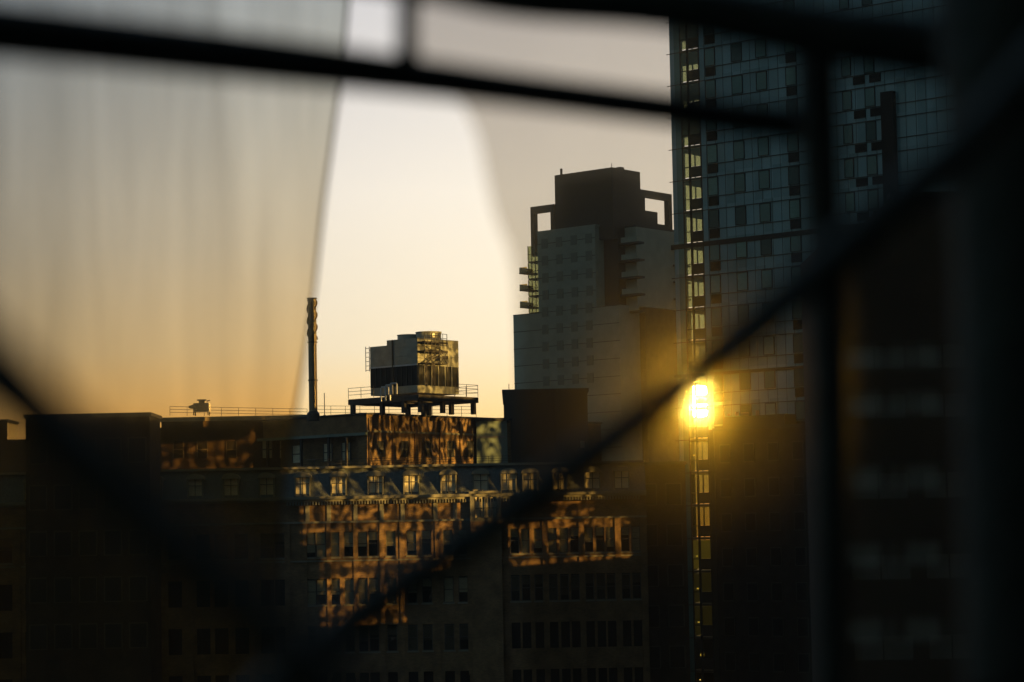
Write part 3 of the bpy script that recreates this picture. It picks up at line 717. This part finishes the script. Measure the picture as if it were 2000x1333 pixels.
# framed windows with a black vent square below
wcount = 0
wf = {}
for ci, (a, b) in enumerate(WU):
    wdt = (b-a); h_ = s_h-.72-.47-.16
    if ci not in wf:
        f = MB(); t_ = .05
        f.box(0, t_, -.04, .055, 0, h_).box(wdt-t_, wdt, -.04, .055, 0, h_).box(t_, wdt-t_, -.04, .055, 0, t_).box(t_, wdt-t_, -.04, .055, h_-t_, h_)
        g = MB().box(t_+.002, wdt-t_-.002, .0, .03, t_+.002, h_-t_-.002)
        k_ = MB().box(.06, wdt+.02, -.03, .056, 0, .80)
        wf[ci] = (f.mesh('frame', 'mullion'), g.mesh('pane', 'curtain_lite'), k_.mesh('vent', 'vent_black'))
    for i, z in enumerate(FL):
        if i < 9 or i > 22: continue
        if ci in (4,) and i % 2: pass
        wn = put('window', wf[ci][0], gt, (a, 0, z+.55)); pm = wf[ci][1]; rnd = random.random()
        if rnd < .5: pm = pm.copy(); pm.materials[0] = M['pane_blind' if rnd < .22 else 'pane_dark']
        pn = put('pane', pm, wn)
        pn.rotation_euler = (random.uniform(-.006, .006), 0, random.uniform(-.012, .012))
        if ci in (0, 3): put('vent', wf[ci][2], gt, (a, 0, z-.40))
# second, darker recess column on the right part
ua_, ub_ = gu(1730), gu(1754)
MB().box(ua_, ub_, -.5, .057, 20, gz(1740, 180)).build('dark_pilaster', 'vent_black', gt)
for i, z in enumerate(FL):
    if 14 <= i <= 20:
        for p in (1672, 1704): MB().box(gu(p), gu(p+22), -.03, .056, z-.36, z+.36).build('vent', 'vent_black', gt)
# corner glazing: front panes (narrow + wide) and the glazed left flank
pa0, pa1, pb0, pb1 = gu(1335), gu(1346), gu(1350), gu(1369)
for i, z in enumerate(FL):
    z0_, z1_ = z+.48, z+s_h-.86
    if z1_ < 8: continue
    MB().box(pa0, pa1, .01, .03, z0_, z1_).build('corner_pane', 'corner_glass', gt)
    MB().box(pb0, pb1, .01, .03, z0_, z1_).build('corner_pane', 'corner_glass', gt)
    MB().box(pa0, pa1, .01, .03, z-.52, z+.40).build('corner_pane', 'corner_glass', gt)
f = MB()
f.box(-.02, gu(1322), .0, .06, 0, zt)
f.build('corner_mullions', 'curtain', gt)
MB().box(gu(1333), pa0, -.02, .08, 0, zt).box(pa1, pb0, -.02, .08, 0, zt).box(pb1, pb1+.15, -.02, .08, 0, zt).build('corner_mullions', 'mullion', gt)
MB().box(pb1+.151, uw-.002, .0, .06, gz(1380, 840), zt).build('corner_panel', 'curtain', gt)
MB().box(pb1+.151, uw-.002, .0, .06, 0, gz(1380, 840)-.01).build('corner_panel', 'dark_clad', gt)  # street shade put into the lower panel's darker colour
f = MB().box(gu(1322)+.001, gu(1333)-.001, .0, .05, 0, zt).build('corner_strip', 'curtain_lite', gt)
f = MB()
for z in FL: f.box(pb0, pb1, .0, .06, z-.55, z+.46).box(pa0, pa1, .0, .06, z+.40, z+.48)
f.build('corner_spandrels', 'mullion', gt)
f = MB()
for k in range(4): f.box(0, .1, .07+k*(RD+1.0)/3.0, .17+k*(RD+1.0)/3.0, 0, zt)
f.build('flank_mullions', 'mullion', gt)

# small glowing drums put in for the amber glints of the corner rooms
for (k_, du, dz_, r_) in ((5, .2, .7, .07), (4, .2, .75, .09), (3, .2, .7, .08), (3, .75, -.1, .06), (2, .5, .75, .17), (1, .6, .80, .15), (1, .2, 1.5, .05), (8, .15, .9, .10), (9, .15, .75, .09)):
    u = pa0+du; z = FL[k_]+dz_
    MB().tube([(u, .35, z-r_*.6), (u, .35, z+r_*.6)], r_, 12).build('room_glint', 'glint_glow', gt)
# glowing panels added in the lower corner rooms to imitate the sun's glow
for i, z in enumerate(FL):
    if i >= 18:   # panels added to block the bright sky in the upper corner rooms
        MB().box(pa0-.1, (pb1+uw)/2, .2, .24, z+.3+(i % 3)*.35, z+s_h-.9).build('sky_blocker', 'room', gt)
    if i < 3:
        MB().box(.14, .17, .1, RD+1.1, z-.7, z+s_h-.9).build('ground_blocker', 'void', gt)  # dark panel added to block the bright ground behind
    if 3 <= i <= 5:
        MB().box(.14, .17, .3, RD+1.1, z-.5, z+s_h-.9).build('room_glow_panel', 'glow_shade' if i == 5 else 'faint_glow_shade', gt)

# ================================================================== NEARER DARK BUILDING ON THE RIGHT
NY = 100.0
nb = thing('dark_loft_building', 'near dark brick loft building with wide dim windows at the right edge', 'building', (at(1640, 800, NY).x, NY, 0))
ox = at(1640, 800, NY).x
nx1 = at(2150, 800, NY).x-ox
ztopn = at(1800, 445, NY).z
nrows = [(672, 722), (768, 818), (922, 976), (1082, 1134), (1240, 1292)]
ncols = [(1655, 1770), (1800, 1892), (1965, 2060)]
mb = MB(); zp = ztopn
for (a, b) in nrows:
    za, zb_ = at(1750, a, NY).z, at(1750, b, NY).z
    mb.box(0, nx1, 0, .4, za, zp); xp = 0
    for (c, d) in ncols:
        mb.box(xp, at(c, 800, NY).x-ox, 0, .4, zb_, za); xp = at(d, 800, NY).x-ox
    mb.box(xp, nx1, 0, .4, zb_, za); zp = zb_
mb.box(0, nx1, 0, .4, 0, zp); mb.box(0, nx1, .8, 12, 0, ztopn-.1)
xs2 = at(1742, 385, NY).x-ox; zs3 = at(1800, 385, NY).z
mb.box(xs2, nx1, .02, 12, ztopn+.001, zs3)
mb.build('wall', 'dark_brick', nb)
MB().box(-.1, xs2-.001, -.08, 1, ztopn, ztopn+.18).box(xs2-.08, nx1, -.08, 1, zs3+.001, zs3+.2).build('coping', 'roofing', nb)
for (a, b) in nrows:
    za, zb_ = at(1750, a, NY).z, at(1750, b, NY).z
    for (c, d) in ncols:
        xa, xb = at(c, 800, NY).x-ox, at(d, 800, NY).x-ox
        f = MB().box(xa, xb, .2, .26, zb_, zb_+.05).box(xa, xb, .2, .26, za-.05, za).box((xa+xb)/2-.03, (xa+xb)/2+.03, .2, .26, zb_+.05, za-.05).build('window', 'frame', nb)
        MB().box(xa, xb, .27, .29, zb_, za).build('pane', 'loft_pane', f)

# ================================================================== UNSEEN LIGHT MASK (added wall that cuts the low light into patches)
S = Vector((math.cos(LAZ), math.sin(LAZ), 0)); U = Vector((LD.x, LD.y, 0)).normalized()
def shade_pt(p):
    t = (7-(p.x*U.x+p.y*U.y))/(LD.x*U.x+LD.y*U.y)
    q = p+LD*t
    return q.x*S.x+q.y*S.y, q.z
def rect(pxa, pya, pxb, pyb, Y):
    pts = [shade_pt(at(a, b, Y)) for a in (pxa, pxb) for b in (pya, pyb)]
    return min(p[0] for p in pts), max(p[0] for p in pts), min(p[1] for p in pts), max(p[1] for p in pts)
def rect2(pxa, pya, Ya, pxb, pyb, Yb):
    pts = [shade_pt(at(pxa, pya, Ya)), shade_pt(at(pxa, pyb, Ya)), shade_pt(at(pxb, pya, Yb)), shade_pt(at(pxb, pyb, Yb))]
    return min(p[0] for p in pts), max(p[0] for p in pts), min(p[1] for p in pts), max(p[1] for p in pts)
openings = [rect(590, 905, 925, 1040, 185), rect(628, 1040, 880, 1112, 185), rect(628, 1112, 790, 1215, 185), rect(925, 958, 985, 1022, 185),
            rect(985, 920, 1165, 950, 185), rect(1000, 1024, 1238, 1088, 185), rect(1090, 965, 1168, 1024, 185), rect(500, 840, 720, 908, 191), rect2(716, 806, 190, 945, 910, 201)]
bright = [rect2(806, 640, 188, 900, 775, 194)]
c0 = shade_pt(Vector((st.location.x, st.location.y, st.location.z+1))); c1 = shade_pt(Vector((st.location.x, st.location.y, st.location.z+hh+.2)))
edge_strip = ((c0[0]-.02, c0[0]+.50, c0[1], c1[1]))      # slot in the unseen mask that lights only the chimney's right-hand edge
sparse = openings[5:9]
ob = thing('unseen_light_mask', 'unseen wall with patterned openings, added outside the right of the view to shape the gold light', 'building', (U.x*7, U.y*7, 0), LAZ)
# rotate so that local x runs along S (S makes the angle LAZ' with x)
ob.rotation_euler = (0, 0, math.atan2(S.y, S.x))
xs = sorted(set([-90, 430]+[v for o_ in openings+bright+[edge_strip] for v in o_[:2]])); zs_ = sorted(set([0, 110]+[v for o_ in openings+bright+[edge_strip] for v in o_[2:]]))
solid, glz, glb, gls = MB(), MB(), MB(), MB()
for i in range(len(xs)-1):
    for j in range(len(zs_)-1):
        cx, cz_ = (xs[i]+xs[i+1])/2, (zs_[j]+zs_[j+1])/2
        isopen = any(o_[0] < cx < o_[1] and o_[2] < cz_ < o_[3] for o_ in openings)
        isb = any(o_[0] < cx < o_[1] and o_[2] < cz_ < o_[3] for o_ in bright)
        iss = any(o_[0] < cx < o_[1] and o_[2] < cz_ < o_[3] for o_ in sparse)
        if edge_strip[0] < cx < edge_strip[1] and edge_strip[2] < cz_ < edge_strip[3]: continue   # slot left open in the light mask
        (glb if isb else gls if iss else glz if isopen else solid).quad((xs[i], 0, zs_[j]), (xs[i+1], 0, zs_[j]), (xs[i+1], 0, zs_[j+1]), (xs[i], 0, zs_[j+1]))
bmesh.ops.remove_doubles(solid.bm, verts=solid.bm.verts[:], dist=.001)
solid.build('wall', 'dark_clad', ob)
def ripple(name, floor, width, sc):
    rm = bpy.data.materials.new(name); rm.use_nodes = True; t = rm.node_tree; t.nodes.clear()
    def mth(op, a, b=None, c=None):
        n = t.nodes.new('ShaderNodeMath'); n.operation = op
        for k, v in enumerate((a, b, c)):
            if v is None: continue
            if isinstance(v, (int, float)): n.inputs[k].default_value = v
            else: t.links.new(v, n.inputs[k])
        return n.outputs[0]
    def sm(v, a, b, lo=0, hi=1):
        n = t.nodes.new('ShaderNodeMapRange'); n.interpolation_type = 'SMOOTHSTEP'; n.inputs[1].default_value = a; n.inputs[2].default_value = b; n.inputs[3].default_value = lo; n.inputs[4].default_value = hi
        t.links.new(v, n.inputs[0]); return n.outputs[0]
    tc = t.nodes.new('ShaderNodeTexCoord'); mp = t.nodes.new('ShaderNodeMapping'); mp.inputs['Scale'].default_value = sc
    t.links.new(tc.outputs['Object'], mp.inputs[0])
    def noise(s_, d_, dist, src):
        n = t.nodes.new('ShaderNodeTexNoise'); n.inputs['Scale'].default_value = s_; n.inputs['Detail'].default_value = d_; n.inputs['Distortion'].default_value = dist
        t.links.new(src, n.inputs[0]); return n.outputs[0]
    n1 = noise(1.0, 1.0, .9, mp.outputs[0])
    ridge = sm(mth('ABSOLUTE', mth('SUBTRACT', n1, .5)), 0.0, width, 1, 0)       # thin bright wandering threads
    blob = sm(noise(1.7, 1.5, .6, mp.outputs[0]), .58, .70, 0, .8)
    big = sm(noise(.16, 1, 0, tc.outputs['Object']), .38, .55, .45, 1)
    sp = t.nodes.new('ShaderNodeSeparateXYZ'); t.links.new(tc.outputs['Object'], sp.inputs[0])
    row = sm(mth('ABSOLUTE', mth('SUBTRACT', mth('FRACT', mth('MULTIPLY', sp.outputs[2], 1/3.6)), .5)), .40, .46, 1, .25)   # dims the mask pattern in a band every storey height
    v = mth('MAXIMUM', mth('MULTIPLY', mth('MULTIPLY', mth('MAXIMUM', ridge, blob), big), row), floor)
    tr = t.nodes.new('ShaderNodeBsdfTransparent'); t.links.new(v, tr.inputs[0])
    o = t.nodes.new('ShaderNodeOutputMaterial'); t.links.new(tr.outputs[0], o.inputs[0]); return rm
glz.build('window_or_mask_pane', ripple('ripple_mask', .01, .066, (2.2, 1, .52)), ob)  # mask panels that break the lamp's light into rippled patches
gls.build('window_or_mask_pane', ripple('sparse_mask', .004, .040, (1.5, 1, .42)), ob)
glb.build('window_or_mask_pane', ripple('bright_mask', .16, .10, (1.1, 1, .9)), ob)

# ================================================================== NEAR STEEL FRAME, BRACES AND PLASTIC SHEETS
fr = thing('steel_fence_frame', 'blurred black steel frame of rails, posts and diagonal braces right in front of the viewer', 'steel frame', near(1000, 700, 2.0))
org = fr.location.copy()
def bar(name, pts, width_px, depths, seg=12, m='near_steel'):
    P = [near(x, y, d)-org for (x, y), d in zip(pts, depths)]
    rs = [wp*d/FPX/2 for wp, d in zip(width_px, depths)]
    # smooth the path
    Q, RR = [], []
    for i in range(len(P)-1):
        p0 = P[max(i-1, 0)]; p1 = P[i]; p2 = P[i+1]; p3 = P[min(i+2, len(P)-1)]
        for k in range(6):
            t = k/6; Q.append(.5*((2*p1)+(-p0+p2)*t+(2*p0-5*p1+4*p2-p3)*t*t+(-p0+3*p1-3*p2+p3)*t**3)); RR.append(rs[i]*(1-t)+rs[i+1]*t)
    Q.append(P[-1]); RR.append(rs[-1])
    return MB().tube(Q, RR, seg).build(name, m, fr, smooth=True)
bar('lower_rail', [(-300, 28), (0, 60), (500, 114), (800, 149), (1000, 175), (1300, 213), (1600, 250)], [116, 112, 96, 80, 72, 68, 68], [1.7, 1.75, 1.9, 2.0, 2.05, 2.15, 2.2])
bar('upper_rail', [(-300, -160), (700, -62), (1000, -12), (1300, 8), (1600, 62), (1850, 96), (2080, 130)], [90, 94, 98, 106, 114, 126, 136], [2.0]*7)
bar('post', [(797, -58), (795, 60), (797, 150)], [46, 40, 52], [2.0]*3)
bar('post', [(1592, 60), (1602, 300), (1620, 700), (1628, 1400)], [86, 80, 72, 72], [2.1]*4)
bar('post', [(2000, -500), (1985, -60), (1985, 500), (1990, 1400)], [330, 330, 250, 210], [1.8]*4)
bar('brace', [(2080, 60), (1900, 270), (1750, 400), (1630, 505), (1540, 580), (1340, 745), (1200, 852), (1050, 962), (880, 1080), (700, 1205), (480, 1400)], [80, 84, 86, 86, 80, 74, 72, 74, 78, 84, 90], [1.5]*11)
bar('brace', [(-160, 590), (0, 735), (120, 850), (350, 1060), (650, 1330), (740, 1420)], [150, 140, 120, 110, 100, 100], [.9]*6)
MB().tube([near(780, 120, 2.0)-org, near(797, 150, 2.0)-org], [.008, .02], 10).build('weld', 'near_steel', fr, smooth=True)
MB().tube([near(870, 140, 2.03)-org, near(878, 168, 2.03)-org], [.006, .013], 10).build('weld', 'near_steel', fr, smooth=True)

def boundary(tbl, y):
    for i in range(len(tbl)-1):
        if tbl[i][1] <= y <= tbl[i+1][1]:
            t = (y-tbl[i][1])/(tbl[i+1][1]-tbl[i][1]); return tbl[i][0]*(1-t)+tbl[i+1][0]*t
    return tbl[-1][0]
def sheet(name, label, tbl, far_px, depth, m, folds, hem=None):
    f = MB(); ny, nx = 70, 60; y0_, y1_ = tbl[0][1], tbl[-1][1]; g = []; edge = []
    base = near(tbl[0][0], tbl[0][1], depth)
    for j in range(ny+1):
        py = y0_+(y1_-y0_)*j/ny; bx_ = boundary(tbl, py); row = []
        for i in range(nx+1):
            px = bx_+(far_px-bx_)*(i/nx)**1.15
            d_ = depth+folds*(math.sin(px*.021)+.6*math.sin(px*.047+1)+.3*math.sin(px*.11+py*.004))*(min(1, i/6))
            row.append(f.bm.verts.new(near(px, py, d_)-base))
        g.append(row); edge.append(near(bx_, py, depth)-base)
    for j in range(ny):
        for i in range(nx): f.bm.faces.new((g[j][i], g[j][i+1], g[j+1][i+1], g[j+1][i]))
    o = f.build(name, m, None, base, smooth=True); tag(o, label, 'plastic sheet')
    if hem: MB().tube(edge, hem, 6).build('rolled_hem', M['hem'], o, smooth=True)
    return o
M['hem'] = mat('folded_plastic', (.10, .085, .07), .5, var=.3)
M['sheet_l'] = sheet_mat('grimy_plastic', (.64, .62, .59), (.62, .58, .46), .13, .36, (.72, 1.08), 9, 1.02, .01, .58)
M['sheet_r'] = sheet_mat('grimy_plastic_right', (.64, .61, .57), (.62, .58, .50),   .066, .48, (.92, 1.03), 5, 1.02, .01, 0, .46)
M['sheet_f'] = sheet_mat('frosted_plastic', (.88, .92, .88), (.88, .92, .88), .75, .20, (.9, 1.03), 5, 1.06, .01)
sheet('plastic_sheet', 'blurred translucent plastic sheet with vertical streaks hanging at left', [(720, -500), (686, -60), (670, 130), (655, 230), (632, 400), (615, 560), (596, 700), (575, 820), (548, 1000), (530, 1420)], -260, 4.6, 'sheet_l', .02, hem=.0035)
sheet('plastic_sheet', 'blurred translucent plastic sheet with a torn wavy edge covering the right', [(790, -500), (795, -60), (800, 140), (860, 172), (903, 200), (935, 270), (948, 340), (966, 420), (996, 490), (1008, 560), (1013, 660), (1016, 760), (1022, 1000), (1030, 1420)], 2200, 2.35, 'sheet_r', .0008)
sheet('plastic_sheet', 'milky second plastic sheet behind the post at far right', [(1632, 430), (1640, 700), (1645, 1420)], 2200, 2.9, 'sheet_f', .001)

# ================================================================== HAZE
if HAZE:
    hz = MB().box(-500, 500, -120, 700, -2, 120).mesh('haze', 'void')
    hm = bpy.data.materials.new('haze_air'); hm.use_nodes = True; t = hm.node_tree; t.nodes.clear()
    pv_ = t.nodes.new('ShaderNodeVolumePrincipled'); pv_.inputs['Density'].default_value = HAZE; pv_.inputs['Color'].default_value = (.9, .86, .72, 1); pv_.inputs['Anisotropy'].default_value = .6
    o = t.nodes.new('ShaderNodeOutputMaterial'); t.links.new(pv_.outputs[0], o.inputs['Volume'])
    hz.materials.clear(); hz.materials.append(hm)
    h = put('haze', hz); h['kind'] = 'stuff'
